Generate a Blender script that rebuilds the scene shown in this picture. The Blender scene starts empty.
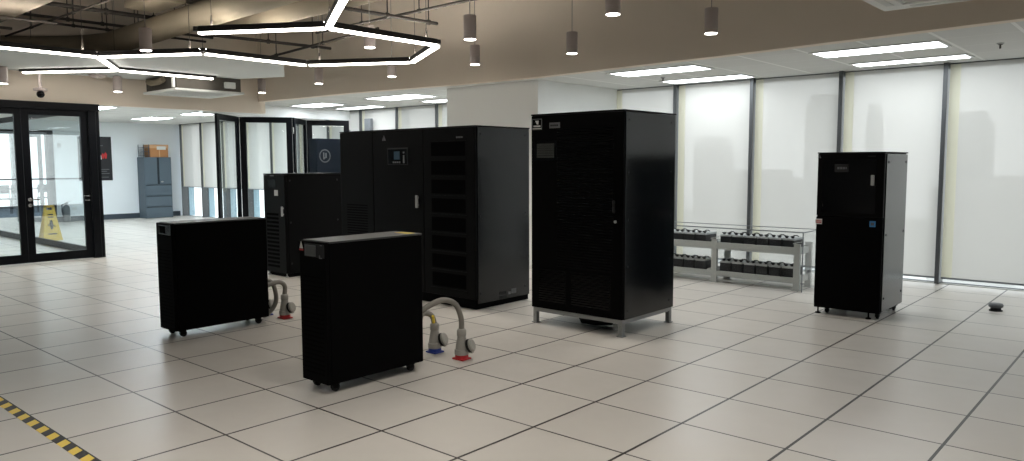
import bpy, bmesh, math, random
from mathutils import Vector, Matrix
random.seed(7)
SC = bpy.context.scene
COL = SC.collection
PI = math.pi

# ------------------------------------------------------------------ materials
MATS = {}
def principled(name, color, rough=.5, spec=.5, metal=0.0, var=0.0, scale=8.0, bump=0.0, bscale=200.0):
    m = bpy.data.materials.new(name); m.use_nodes = True
    nt = m.node_tree; b = nt.nodes['Principled BSDF']
    b.inputs['Base Color'].default_value = (*color, 1)
    b.inputs['Roughness'].default_value = rough
    b.inputs['Specular IOR Level'].default_value = spec
    b.inputs['Metallic'].default_value = metal
    tc = nt.nodes.new('ShaderNodeTexCoord')
    if var:
        n = nt.nodes.new('ShaderNodeTexNoise'); n.inputs['Scale'].default_value = scale; n.inputs['Detail'].default_value = 4
        nt.links.new(tc.outputs['Object'], n.inputs['Vector'])
        mx = nt.nodes.new('ShaderNodeMix'); mx.data_type = 'RGBA'
        mx.inputs['A'].default_value = (*[c * (1 - var) for c in color], 1)
        mx.inputs['B'].default_value = (*[min(1, c * (1 + var)) for c in color], 1)
        nt.links.new(n.outputs['Fac'], mx.inputs['Factor']); nt.links.new(mx.outputs['Result'], b.inputs['Base Color'])
    if bump:
        n2 = nt.nodes.new('ShaderNodeTexNoise'); n2.inputs['Scale'].default_value = bscale
        nt.links.new(tc.outputs['Object'], n2.inputs['Vector'])
        bp = nt.nodes.new('ShaderNodeBump'); bp.inputs['Strength'].default_value = bump; bp.inputs['Distance'].default_value = .002
        nt.links.new(n2.outputs['Fac'], bp.inputs['Height']); nt.links.new(bp.outputs['Normal'], b.inputs['Normal'])
    MATS[name] = m
    return m
def emission(name, color, strength):
    m = bpy.data.materials.new(name); m.use_nodes = True
    nt = m.node_tree; nt.nodes.remove(nt.nodes['Principled BSDF'])
    e = nt.nodes.new('ShaderNodeEmission'); e.inputs['Color'].default_value = (*color, 1); e.inputs['Strength'].default_value = strength
    nt.links.new(e.outputs[0], nt.nodes['Material Output'].inputs['Surface'])
    MATS[name] = m
    return m
def math_node(nt, op, a, b=None, c=None):
    n = nt.nodes.new('ShaderNodeMath'); n.operation = op
    for i, v in enumerate((a, b, c)):
        if v is None: continue
        if isinstance(v, (int, float)): n.inputs[i].default_value = v
        else: nt.links.new(v, n.inputs[i])
    return n.outputs[0]
def glass(name, tint=(.93, .97, .97), ior=1.45, rough=0.0):
    m = bpy.data.materials.new(name); m.use_nodes = True
    nt = m.node_tree; nt.nodes.remove(nt.nodes['Principled BSDF'])
    t = nt.nodes.new('ShaderNodeBsdfTransparent'); t.inputs['Color'].default_value = (*tint, 1)
    g = nt.nodes.new('ShaderNodeBsdfGlossy'); g.inputs['Roughness'].default_value = rough
    gm = nt.nodes.new('ShaderNodeNewGeometry'); dp = nt.nodes.new('ShaderNodeVectorMath'); dp.operation = 'DOT_PRODUCT'
    nt.links.new(gm.outputs['Incoming'], dp.inputs[0]); nt.links.new(gm.outputs['Normal'], dp.inputs[1])
    f0 = ((ior - 1) / (ior + 1)) ** 2
    ca = math_node(nt, 'ABSOLUTE', dp.outputs['Value']); p5 = math_node(nt, 'POWER', math_node(nt, 'SUBTRACT', 1.0, ca), 5.0)
    fr = math_node(nt, 'MULTIPLY_ADD', p5, 1 - f0, f0)
    mx = nt.nodes.new('ShaderNodeMixShader')
    nt.links.new(fr, mx.inputs['Fac']); nt.links.new(t.outputs[0], mx.inputs[1]); nt.links.new(g.outputs[0], mx.inputs[2])
    nt.links.new(mx.outputs[0], nt.nodes['Material Output'].inputs['Surface'])
    MATS[name] = m
    return m
def blind_mat(name, trans, refl, open_):
    # woven screen fabric: diffuse face, light scattered through it, and small open holes
    m = bpy.data.materials.new(name); m.use_nodes = True
    nt = m.node_tree; nt.nodes.remove(nt.nodes['Principled BSDF'])
    tc = nt.nodes.new('ShaderNodeTexCoord'); n = nt.nodes.new('ShaderNodeTexNoise'); n.inputs['Scale'].default_value = 3
    nt.links.new(tc.outputs['Object'], n.inputs['Vector'])
    mc = nt.nodes.new('ShaderNodeMix'); mc.data_type = 'RGBA'
    mc.inputs['A'].default_value = (*[c * .96 for c in trans], 1); mc.inputs['B'].default_value = (*trans, 1)
    nt.links.new(n.outputs['Fac'], mc.inputs['Factor'])
    tr = nt.nodes.new('ShaderNodeBsdfTranslucent'); nt.links.new(mc.outputs['Result'], tr.inputs['Color'])
    df = nt.nodes.new('ShaderNodeBsdfDiffuse'); df.inputs['Color'].default_value = (*refl, 1)
    ad = nt.nodes.new('ShaderNodeAddShader'); nt.links.new(tr.outputs[0], ad.inputs[0]); nt.links.new(df.outputs[0], ad.inputs[1])
    tp = nt.nodes.new('ShaderNodeBsdfTransparent')
    mx = nt.nodes.new('ShaderNodeMixShader'); mx.inputs['Fac'].default_value = open_
    nt.links.new(ad.outputs[0], mx.inputs[1]); nt.links.new(tp.outputs[0], mx.inputs[2])
    nt.links.new(mx.outputs[0], nt.nodes['Material Output'].inputs['Surface'])
    MATS[name] = m
    return m
def grid_mat(name, sx, sy, ox, oy, wx, wy, tile, seam, rough, spec, var=.06, z=False):
    # square panels with a thin seam; every panel a slightly different tone
    m = principled(name, tile, rough, spec); nt = m.node_tree; b = nt.nodes['Principled BSDF']
    tc = nt.nodes.new('ShaderNodeTexCoord'); sp = nt.nodes.new('ShaderNodeSeparateXYZ'); nt.links.new(tc.outputs['Object'], sp.inputs[0])
    u = math_node(nt, 'DIVIDE', math_node(nt, 'SUBTRACT', sp.outputs[0], ox), sx)
    v = math_node(nt, 'DIVIDE', math_node(nt, 'SUBTRACT', sp.outputs[1], oy), sy)
    def near(c, w, s):
        f = math_node(nt, 'FRACT', c)
        d = math_node(nt, 'MINIMUM', f, math_node(nt, 'SUBTRACT', 1.0, f))
        return math_node(nt, 'LESS_THAN', d, w / s / 2)
    seamf = math_node(nt, 'MAXIMUM', near(u, wx, sx), near(v, wy, sy))
    cb = nt.nodes.new('ShaderNodeCombineXYZ')
    nt.links.new(math_node(nt, 'FLOOR', u), cb.inputs[0]); nt.links.new(math_node(nt, 'FLOOR', v), cb.inputs[1])
    wn = nt.nodes.new('ShaderNodeTexWhiteNoise'); nt.links.new(cb.outputs[0], wn.inputs[0])
    ns = nt.nodes.new('ShaderNodeTexNoise'); ns.inputs['Scale'].default_value = 2.2; ns.inputs['Detail'].default_value = 5
    nt.links.new(tc.outputs['Object'], ns.inputs['Vector'])
    fac = math_node(nt, 'ADD', math_node(nt, 'MULTIPLY', wn.outputs[0], .5), math_node(nt, 'MULTIPLY', ns.outputs['Fac'], .5))
    mx = nt.nodes.new('ShaderNodeMix'); mx.data_type = 'RGBA'; nt.links.new(fac, mx.inputs['Factor'])
    mx.inputs['A'].default_value = (*[c * (1 - var) for c in tile], 1); mx.inputs['B'].default_value = (*[c * (1 + var) for c in tile], 1)
    m2 = nt.nodes.new('ShaderNodeMix'); m2.data_type = 'RGBA'; nt.links.new(seamf, m2.inputs['Factor'])
    nt.links.new(mx.outputs['Result'], m2.inputs['A']); m2.inputs['B'].default_value = (*seam, 1)
    nt.links.new(m2.outputs['Result'], b.inputs['Base Color'])
    nr = nt.nodes.new('ShaderNodeTexNoise'); nr.inputs['Scale'].default_value = 6; nt.links.new(tc.outputs['Object'], nr.inputs['Vector'])
    rr = nt.nodes.new('ShaderNodeMapRange'); rr.inputs['To Min'].default_value = rough * .8; rr.inputs['To Max'].default_value = rough * 1.25
    nt.links.new(nr.outputs['Fac'], rr.inputs['Value']); nt.links.new(rr.outputs['Result'], b.inputs['Roughness'])
    return m

grid_mat('floor_tile', .6, .6, 0, 0, .016, .012, (.535, .505, .46), (.014, .010, .008), .33, .38, .07)
grid_mat('ceiling_tile', .65, .65, .11, 5.08, .034, .008, (.68, .68, .66), (.86, .86, .84), .9, .2, .07)
principled('beige_paint', (.78, .69, .585), .85, .2, var=.03, scale=2)
principled('white_paint_daylit', (.76, .80, .82), .85, .2, var=.02, scale=2)  # white walls, with the blue of the daylight put into the base colour
principled('column_paint', (.84, .855, .84), .85, .2, var=.02, scale=2)
principled('soffit_white', (.60, .62, .61), .8, .2, var=.02, scale=2)
principled('slab_concrete', (.20, .185, .165), .95, .1, var=.15, scale=1.5)
principled('black_powder', (.0012, .0012, .0014), .5, .09, bump=.05, bscale=600)
principled('black_side', (.0009, .002, .0036), .17, .42, bump=.03, bscale=600)
principled('black_gloss', (.0012, .0014, .002), .2, .22)
principled('black_matte', (.0008, .0008, .001), .75, .06)
principled('navy_panel', (.002, .006, .013), .5, .2)
principled('top_grey', (.028, .029, .031), .42, .5)
principled('dark_slot', (.0005, .0005, .0006), .8, .03)
principled('frame_black', (.0015, .0022, .004), .4, .16)
principled('rubber', (.01, .01, .01), .6, .3)
principled('steel_grey', (.30, .31, .31), .42, .5, .55)
principled('rack_grey', (.43, .445, .43), .5, .4, 0, var=.04)
principled('chrome', (.62, .62, .62), .25, .5, 1.0)
principled('handle_grey', (.42, .43, .43), .4, .5)
principled('label_white', (.62, .62, .60), .6, .3)
principled('label_grey', (.13, .135, .14), .6, .3)
principled('mesh_grey', (.035, .038, .036), .6, .3)
principled('label_dark', (.014, .0145, .0155), .6, .3)
principled('label_red', (.45, .03, .03), .5, .3)
principled('label_blue', (.06, .25, .55), .5, .3)
principled('label_yellow', (.75, .55, .05), .5, .3)
principled('lcd_grey', (.07, .075, .07), .35, .5)
principled('lcd_blue', (.012, .04, .07), .3, .5)
principled('plug_grey', (.36, .35, .32), .5, .4, var=.05)
principled('cable_grey', (.24, .225, .20), .6, .3, var=.05)
principled('plug_red', (.50, .02, .025), .45, .5)
principled('plug_blue', (.02, .05, .30), .45, .5)
principled('battery_top', (.36, .38, .38), .5, .4)
principled('battery_case', (.018, .019, .021), .45, .4)
principled('lamp_white', (.52, .45, .43), .5, .4)
principled('lamp_profile', (.015, .013, .012), .5, .4)
principled('duct_tan', (.26, .222, .162), .75, .25, var=.08, scale=3)
principled('duct_brown', (.20, .17, .135), .8, .2, var=.1, scale=3)
principled('pipe_dark', (.055, .047, .04), .6, .3)
principled('wire_grey', (.30, .28, .26), .5, .4)
principled('ac_white', (.68, .69, .67), .5, .4)
principled('ac_body', (.10, .092, .08), .9, .1, var=.2)
principled('aluminium', (.22, .235, .25), .4, .5, .5)
principled('aluminium_dark', (.10, .105, .11), .4, .5, .4)
principled('cabinet_slate', (.085, .115, .14), .5, .4)
principled('cabinet_seam', (.02, .028, .035), .6, .3)
principled('cardboard', (.42, .20, .085), .85, .2, var=.1)
principled('cardboard_top', (.55, .33, .18), .85, .2)
principled('baseboard', (.04, .055, .07), .5, .4)
principled('poster_black', (.012, .012, .014), .4, .4)
principled('sign_yellow', (.72, .50, .04), .45, .4)
principled('extinguisher', (.10, .11, .11), .35, .5, .2)
principled('fin_blue', (.40, .55, .64), .5, .4)
principled('flank_grey', (.010, .012, .012), .24, .9)
principled('chair_dark', (.02, .025, .03), .5, .4)
principled('table_top', (.30, .33, .36), .4, .4)
principled('carpet', (.14, .17, .21), .95, .1, var=.15, scale=30)
principled('puck_grey', (.10, .105, .11), .45, .5)
principled('building_hazed_pale', (.56, .565, .56), .9, .1, var=.06, scale=.15)  # haze over the towers is put into this pale colour
principled('building_hazed_grey', (.44, .455, .465), .9, .1, var=.06, scale=.15)  # grey tower colour lightened to carry the haze
principled('city_ground', (.56, .58, .56), .95, .1, var=.2, scale=.03)
glass('glass_clear', (.955, .975, .975), 1.35)
glass('glass_tint', (.93, .955, .955), 1.3)
glass('acrylic', (.985, .99, .99), 1.12)
blind_mat('blind_fabric', (.268, .257, .245), (.36, .355, .335), .10)
blind_mat('blind_strip', (.335, .32, .255), (.34, .33, .27), .02)
emission('led_white', (1, .94, .86), 13.0)
emission('led_up_added', (1, .93, .84), 70.0)  # upward emission added to brighten ducts and bulkheads
emission('panel_light', (.90, .96, 1.0), 12.0)
emission('panel_light_left', (.82, .93, 1.0), 26.0)
emission('lamp_glow', (1, .94, .88), 20.0)

def tape_mat():
    m = principled('hazard_tape', (.7, .5, .04), .5, .4); nt = m.node_tree; b = nt.nodes['Principled BSDF']
    tc = nt.nodes.new('ShaderNodeTexCoord'); sp = nt.nodes.new('ShaderNodeSeparateXYZ'); nt.links.new(tc.outputs['Object'], sp.inputs[0])
    s = math_node(nt, 'ADD', sp.outputs[0], math_node(nt, 'MULTIPLY', sp.outputs[1], .7))
    f = math_node(nt, 'FRACT', math_node(nt, 'DIVIDE', s, .163))
    k = math_node(nt, 'LESS_THAN', f, .5)
    edge = math_node(nt, 'GREATER_THAN', sp.outputs[1], .029)
    k = math_node(nt, 'MAXIMUM', k, edge)
    mx = nt.nodes.new('ShaderNodeMix'); mx.data_type = 'RGBA'; nt.links.new(k, mx.inputs['Factor'])
    mx.inputs['A'].default_value = (.80, .58, .07, 1); mx.inputs['B'].default_value = (.008, .008, .009, 1)
    nt.links.new(mx.outputs['Result'], b.inputs['Base Color'])
tape_mat()
def deck_mat():
    m = principled('metal_deck', (.085, .075, .065), .8, .2); nt = m.node_tree; b = nt.nodes['Principled BSDF']
    tc = nt.nodes.new('ShaderNodeTexCoord'); w = nt.nodes.new('ShaderNodeTexWave'); w.bands_direction = 'Y'; w.inputs['Scale'].default_value = 2.2
    nt.links.new(tc.outputs['Object'], w.inputs['Vector'])
    bp = nt.nodes.new('ShaderNodeBump'); bp.inputs['Distance'].default_value = .05; nt.links.new(w.outputs['Fac'], bp.inputs['Height'])
    nt.links.new(bp.outputs['Normal'], b.inputs['Normal'])
deck_mat()

# ------------------------------------------------------------------ mesh helpers (world coordinates, shifted to the parent's origin on build)
class MB:
    def __init__(self): self.bm = bmesh.new()
    def box(self, x0, x1, y0, y1, z0, z1, b=0.0, rot=None, piv=None):
        x0, x1 = min(x0, x1), max(x0, x1); y0, y1 = min(y0, y1), max(y0, y1); z0, z1 = min(z0, z1), max(z0, z1)
        r = bmesh.ops.create_cube(self.bm, size=1)
        for v in r['verts']:
            v.co = Vector(((x0 + x1) / 2 + v.co.x * (x1 - x0), (y0 + y1) / 2 + v.co.y * (y1 - y0), (z0 + z1) / 2 + v.co.z * (z1 - z0)))
        vs = r['verts']
        if rot is not None:
            p = Vector(piv) if piv else Vector(((x0 + x1) / 2, (y0 + y1) / 2, (z0 + z1) / 2))
            bmesh.ops.transform(self.bm, matrix=Matrix.Translation(p) @ rot @ Matrix.Translation(-p), verts=vs)
        if b:
            es = list({e for v in vs for e in v.link_edges})
            bmesh.ops.bevel(self.bm, geom=es, offset=b, segments=2, profile=.6, affect='EDGES')
        return self
    def sheet(self, x0, x1, y, z0, z1):  # woven cloth, one layer of threads
        self.bm.faces.new([self.bm.verts.new(p) for p in ((x0, y, z0), (x1, y, z0), (x1, y, z1), (x0, y, z1))])
        return self
    def prism(self, pts, z0, z1):
        a = [self.bm.verts.new((x, y, z0)) for x, y in pts]; c = [self.bm.verts.new((x, y, z1)) for x, y in pts]
        n = len(pts)
        self.bm.faces.new(a[::-1]); self.bm.faces.new(c)
        for i in range(n): self.bm.faces.new((a[i], a[(i + 1) % n], c[(i + 1) % n], c[i]))
        return self
    def poly(self, pts, thick):          # flat outline in 3-D given thickness along a vector
        t = Vector(thick)
        a = [self.bm.verts.new(Vector(p)) for p in pts]; c = [self.bm.verts.new(Vector(p) + t) for p in pts]
        n = len(pts); self.bm.faces.new(a[::-1]); self.bm.faces.new(c)
        for i in range(n): self.bm.faces.new((a[i], a[(i + 1) % n], c[(i + 1) % n], c[i]))
        return self
    def bar(self, p, q, w, h):           # rectangular bar between two points (h is up)
        p, q = Vector(p), Vector(q); d = (q - p); L = d.length; d.normalize()
        up = Vector((0, 0, 1)) if abs(d.z) < .95 else Vector((0, 1, 0))
        s = d.cross(up).normalized(); u = s.cross(d).normalized()
        vs = []
        for e in (p, q):
            for a, b in ((-1, -1), (1, -1), (1, 1), (-1, 1)): vs.append(self.bm.verts.new(e + s * a * w / 2 + u * b * h / 2))
        for f in ((0, 1, 2, 3), (7, 6, 5, 4), (0, 4, 5, 1), (1, 5, 6, 2), (2, 6, 7, 3), (3, 7, 4, 0)): self.bm.faces.new([vs[i] for i in f])
        return self
    def tube(self, pts, r, seg=12, caps=True):
        pts = [Vector(p) for p in pts]; rings = []
        rs = r if isinstance(r, (list, tuple)) else [r] * len(pts)
        ref = None
        for i, p in enumerate(pts):
            d = (pts[min(i + 1, len(pts) - 1)] - pts[max(i - 1, 0)]).normalized()
            if ref is None: ref = Vector((0, 0, 1)) if abs(d.z) < .9 else Vector((1, 0, 0))
            s = d.cross(ref).normalized(); u = s.cross(d).normalized(); ref = u
            rings.append([self.bm.verts.new(p + (s * math.cos(2 * PI * k / seg) + u * math.sin(2 * PI * k / seg)) * rs[i]) for k in range(seg)])
        for a, b in zip(rings, rings[1:]):
            for k in range(seg): self.bm.faces.new((a[k], a[(k + 1) % seg], b[(k + 1) % seg], b[k]))
        if caps: self.bm.faces.new(rings[0][::-1]); self.bm.faces.new(rings[-1])
        return self
    def cyl(self, p, q, r, seg=16): return self.tube([p, q], r, seg)
    def lathe(self, prof, pos, axis=(0, 0, 1), seg=20):   # prof: list of (radius, height along the axis)
        ax = Vector(axis).normalized(); ref = Vector((1, 0, 0)) if abs(ax.x) < .9 else Vector((0, 1, 0))
        s = ax.cross(ref).normalized(); u = ax.cross(s); pos = Vector(pos); rings = []
        for r, h in prof:
            rings.append([self.bm.verts.new(pos + ax * h + (s * math.cos(2 * PI * k / seg) + u * math.sin(2 * PI * k / seg)) * max(r, 1e-4)) for k in range(seg)])
        for a, b in zip(rings, rings[1:]):
            for k in range(seg): self.bm.faces.new((a[k], a[(k + 1) % seg], b[(k + 1) % seg], b[k]))
        self.bm.faces.new(rings[0][::-1]); self.bm.faces.new(rings[-1])
        return self

ORG = {}
def build(name, mb, mat, parent=None, smooth=False, origin=None):
    me = bpy.data.meshes.new(name)
    bmesh.ops.recalc_face_normals(mb.bm, faces=mb.bm.faces)
    o_ = ORG.get(parent.name) if parent else (Vector(origin) if origin is not None else None)
    if o_ is None:
        xs = [v.co for v in mb.bm.verts]
        lo = Vector([min(c[i] for c in xs) for i in range(3)]); hi = Vector([max(c[i] for c in xs) for i in range(3)])
        o_ = Vector(((lo.x + hi.x) / 2, (lo.y + hi.y) / 2, lo.z))
    for v in mb.bm.verts: v.co -= o_
    mb.bm.to_mesh(me); mb.bm.free()
    if smooth:
        for p in me.polygons: p.use_smooth = True
        try: me.set_sharp_from_angle(angle=math.radians(40))
        except Exception: pass
    me.materials.append(MATS[mat])
    ob = bpy.data.objects.new(name, me); COL.objects.link(ob)
    if parent: ob.parent = parent
    else: ob.location = o_
    ORG[ob.name] = o_
    return ob
def tag(o, label, cat, group=None, kind=None):
    if label: o['label'] = label
    if cat: o['category'] = cat
    if group: o['group'] = group
    if kind: o['kind'] = kind
    return o
def thing(name, loc, label, cat, group=None):
    o = bpy.data.objects.new(name, None); COL.objects.link(o); o.location = loc; o.empty_display_size = .1
    ORG[o.name] = Vector(loc)
    return tag(o, label, cat, group)
def structure(name, mb, mat, parent=None, **k):
    o = build(name, mb, mat, parent, **k)
    if not parent: o['kind'] = 'structure'
    return o
def sroot(name, loc):
    o = bpy.data.objects.new(name, None); COL.objects.link(o); o.location = loc; o['kind'] = 'structure'; ORG[o.name] = Vector(loc)
    return o
def copy_tree(root, loc, label, rz=None):
    r = root.copy(); COL.objects.link(r); r.location = loc; r['label'] = label
    if rz is not None: r.rotation_euler = (0, 0, rz)
    ORG[r.name] = Vector(loc)
    def rec(src, dst):
        for ch in list(src.children):
            if ch is dst: continue
            c = ch.copy(); COL.objects.link(c); c.parent = dst
            rec(ch, c)
    rec(root, r)
    return r

# ------------------------------------------------------------------ the room
CZ = 2.65      # hung ceiling
HZ = 4.25      # concrete slab
structure('floor', MB().box(-27, 9.2, -8.2, 7.3, -.15, 0), 'floor_tile', origin=(0, 0, 0))
structure('floor_carpet', MB().box(-26.8, -21.3, -4, 7.05, .0005, .006), 'carpet')
FX = [(9.0, 3.75), (2.8, 4.36), (0, 4.68), (-2.8, 4.88), (-4.45, 4.80), (-6.5, 4.56), (-9.35, 4.45)]      # foot of the long bulkhead
m = MB(); m.prism([(x, y) for x, y in FX] + [(x, y + .14) for x, y in FX[::-1]], CZ, HZ)
structure('bulkhead_right', m, 'beige_paint', origin=(0, 4.5, CZ))
m = MB(); m.prism([(9.0, 3.75 + .14)] + [(x, y + .14) for x, y in FX[1:]] + [(-9.35, 4.6), (-9.35, 7.3), (9.0, 7.3)], CZ, CZ + .06)
structure('ceiling', m, 'ceiling_tile', origin=(0, 0, CZ))
structure('ceiling_left', MB().box(-27, -9.34, -8.2, 7.3, CZ, CZ + .06), 'ceiling_tile', origin=(0, 0, CZ))
structure('bulkhead_left', MB().box(-9.34, -9.2, -8, 4.6, 2.44, HZ), 'beige_paint')
structure('ceiling_slab', MB().box(-9.5, 9.2, -8.2, 5.2, HZ, HZ + .2), 'metal_deck', origin=(0, 0, HZ))
structure('wall_back', MB().box(-27, 9.2, -8.2, -8.0, 0, HZ), 'white_paint_daylit')
structure('wall_right', MB().box(9.0, 9.2, -8, 7.3, 0, HZ), 'white_paint_daylit')
structure('column', MB().box(-4.83, -2.99, 5.135, 7.12, 0, CZ - .001), 'column_paint')
# window wall: sill line, head and mullions, one window after another
structure('wall_window_head', MB().box(-27, 9.2, 7.16, 7.36, CZ - .035, HZ), 'aluminium_dark')
structure('trim_1', MB().box(-27, 9.2, 7.13, 7.32, 0.0, .010), 'ac_white')

WIN = []
def window(n, x0, x1, zb, fin):
    r = sroot('window_%d' % n, ((x0 + x1) / 2, 7.2, 0))
    f = MB(); f.box(x0 - (.018 if fin else .024), x0 + (.018 if fin else .024), 7.07 if fin else 7.05, 7.26, .01, CZ)
    build('mullion', f, 'aluminium_dark', r)
    if fin: build('fin', MB().box(x0 - .035, x0 + .035, 7.26, 7.42, .01, CZ), 'fin_blue', r)
    fr = MB(); fr.box(x0, x1, 7.18, 7.24, .010, .018); fr.box(x0, x1, 7.18, 7.24, CZ - .06, CZ - .02)
    build('window_frame', fr, 'aluminium', r)
    build('pane', MB().box(x0 + .03, x1 - .03, 7.205, 7.215, .018, CZ - .06), 'glass_tint', r)
    return r
BL = {
 3.96: 'white translucent roller blind at the far right, beyond the frame edge',
}
def blind(x0, x1, zb, label):
    t = thing('roller_blind', ((x0 + x1) / 2, 7.1, zb), label, 'blind', 'roller blinds on the window wall')
    a = MB(); a.sheet(x0 + .15, x1 - .035, 7.10, zb, CZ - .02); build('fabric', a, 'blind_fabric', t)
    c = MB(); c.sheet(x0 + .035, x0 + .15, 7.112, zb, CZ - .02); build('side_strip', c, 'blind_strip', t)
    h = MB(); h.box(x0 + .035, x1 - .035, 7.095, 7.108, zb - .018, zb + .004, .003); build('bottom_rail', h, 'aluminium', t)
    return t
RIGHT = [(2.88, 4.08), (4.08, 5.28), (5.28, 6.48), (6.48, 7.68), (7.68, 8.88)]
n = 1
right_labels = {1.68: 'white roller blind at the right edge of the photo, behind the small round floor box',
  .48: 'white roller blind directly behind the lone tall rack on casters',
  -.72: 'white roller blind left of the lone rack, over the right end of the battery stand',
  -1.92: 'white roller blind just right of the tall cabinet, over the left battery stand end',
  -3.03: 'narrow white roller blind between the white column and its first mullion'}
for x0, x1 in [(-3.03, -1.92), (-1.92, -.72), (-.72, .48), (.48, 1.68), (1.68, 2.88)]:
    window(n, x0, x1, 0, False); n += 1
    blind(x0, x1, .085, right_labels[x0])
for x0, x1 in RIGHT:
    window(n, x0, x1, 0, False); n += 1
    blind(x0, x1, .085, 'white roller blind of the window wall, out of frame to the right of the photo')
LEFTX = [-17.97, -16.77, -15.57, -14.37, -13.17, -11.97, -10.77, -9.57, -8.37, -7.17, -5.97, -4.82]
left_labels = ['half-lowered white roller blind beside the slate filing cabinet',
 'half-lowered white roller blind, second to the right of the slate filing cabinet',
 'half-lowered white roller blind seen through the first folding glass panel',
 'half-lowered white roller blind in the left half of the widest folding glass panel',
 'half-lowered white roller blind in the right half of the widest folding glass panel',
 'half-lowered white roller blind behind the narrow edge-on folding glass panel',
 'half-lowered white roller blind behind the folding glass panel by the navy cabinet',
 'half-lowered white roller blind in the pane above the navy cabinet, at its right',
 'white roller blind over the left section of the long triple cabinet',
 'white roller blind over the middle section of the long triple cabinet',
 'white roller blind just left of the beige column face']
for i, (x0, x1) in enumerate(zip(LEFTX, LEFTX[1:])):
    window(n, x0, x1, 0, True); n += 1
    blind(x0, x1, .86, left_labels[i])

# far wall at the left and what closes the place behind the glass
structure('wall_left', MB().box(-18.4, -18.2, 3.83, 7.3, 0, CZ), 'white_paint_daylit')
structure('wall_left_header', MB().box(-18.4, -18.2, -4.0, 3.83, 2.38, CZ), 'white_paint_daylit')
structure('baseboard_left', MB().box(-18.2, -18.185, 3.83, 7.1, 0, .14), 'baseboard')
structure('trim_2', MB().box(-18.42, -18.16, 3.70, 3.83, 0, 2.38), 'frame_black')
structure('trim_3', MB().box(-18.42, -18.16, -4.0, 3.70, 2.33, 2.38), 'frame_black')
structure('wall_side', MB().box(-18.4, -18.2, -8, -4.0, 0, CZ), 'white_paint_daylit')
structure('wall_side_far', MB().box(-27, -18.4, -4.2, -4.0, 0, CZ), 'white_paint_daylit')
structure('wall_cross', MB().box(-27, -9.34, -8.0, -7.9, 0, CZ), 'white_paint_daylit')
# bright window of the far room
for k in range(6):
    y0 = -3.9 + k * 1.82
    r = sroot('window_%d' % n, (-26.5, y0 + .9, 0)); n += 1
    build('mullion', MB().box(-26.6, -26.4, y0 - .04, y0 + .04, 0, CZ), 'aluminium', r)
    build('window_frame', MB().box(-26.55, -26.45, y0, y0 + 1.82, 0, .08).box(-26.55, -26.45, y0, y0 + 1.82, .98, 1.03).box(-26.55, -26.45, y0, y0 + 1.82, CZ - .08, CZ), 'aluminium', r)
    build('pane', MB().box(-26.5, -26.49, y0 + .04, y0 + 1.78, .08, CZ - .08), 'glass_tint', r)
# open leaf in the far doorway
r = sroot('door_1', (-18.3, 3.55, 0))
lf = MB(); p0 = (-18.42, 3.62); p1 = (-19.1, 3.2)
def leaf(root, p0, p1, z0, z1, st, top, bot, fmat='frame_black', gmat='glass_clear', th=.045):
    p0 = Vector((*p0, 0)); p1 = Vector((*p1, 0)); d = (p1 - p0); L = d.length; d.normalize()
    f = MB()
    for a in (0, L - st):
        f.bar(p0 + d * (a + st / 2) + Vector((0, 0, z0)), p0 + d * (a + st / 2) + Vector((0, 0, z1)), 1, 1)
    f.bm.free(); f = MB()
    nrm = Vector((-d.y, d.x, 0))
    def slab(mb, a, b, za, zb, t):
        q = [p0 + d * a + nrm * t / 2, p0 + d * b + nrm * t / 2, p0 + d * b - nrm * t / 2, p0 + d * a - nrm * t / 2]
        mb.prism([(v.x, v.y) for v in q], za, zb)
    slab(f, 0, st, z0, z1, th); slab(f, L - st, L, z0, z1, th)
    slab(f, st, L - st, z0, z0 + bot, th); slab(f, st, L - st, z1 - top, z1, th)
    build('frame', f, fmat, root)
    g = MB(); slab(g, st, L - st, z0 + bot, z1 - top, .01); build('pane', g, gmat, root)
leaf(r, p0, p1, .01, 2.3, .09, .09, .12, 'aluminium')

# front glazing at the left: fixed light, door leaf, end post
r = sroot('door_2', (-9.2, 1.0, 0))
leaf(r, (-9.2, .545), (-9.2, 1.46), .01, 2.33, .1, .09, .13)
h = MB(); h.lathe([(.026, 0), (.026, .012), (.012, .014), (.012, .05)], (-9.178, .60, .965), (1, 0, 0)); h.bar((-9.13, .60, .965), (-9.13, .72, .965), .018, .018)
build('handle', h, 'chrome', r, smooth=True)
build('lock', MB().lathe([(.026, 0), (.026, .012), (.01, .014)], (-9.178, .60, .88), (1, 0, 0)), 'chrome', r, smooth=True)
h = MB(); h.bar((-9.13, 1.42, 1.0), (-9.13, 1.34, 1.0), .016, .016); h.bar((-9.18, 1.42, 1.0), (-9.13, 1.42, 1.0), .016, .016); h.bar((-9.13, 1.42, .93), (-9.13, 1.36, .93), .016, .016); h.bar((-9.18, 1.42, .93), (-9.13, 1.42, .93), .016, .016)
build('hinge', h, 'chrome', r)
r = sroot('glass_partition_left', (-9.2, -1.5, 0))
leaf(r, (-9.2, -1.0), (-9.2, .54), .01, 2.33, .09, .09, .13)
leaf(r, (-9.2, -3.2), (-9.2, -1.01), .01, 2.33, .09, .09, .13)
leaf(r, (-9.2, -5.6), (-9.2, -3.21), .01, 2.33, .09, .09, .13)
leaf(r, (-9.2, -7.95), (-9.2, -5.61), .01, 2.33, .09, .09, .13)
fr = MB(); fr.box(-9.27, -9.13, -7.95, 1.63, 2.33, 2.44)
build('head_rail', fr, 'frame_black', r)
fr = MB(); fr.box(-9.30, -9.14, 1.465, 1.57, 0, 2.33); fr.box(-9.30, -9.16, 1.582, 1.63, 0, 2.33); build('end_post', fr, 'frame_black', r)
build('post_trim', MB().box(-9.30, -9.165, 1.57, 1.582, 0, 2.33), 'aluminium_dark', r)
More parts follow.
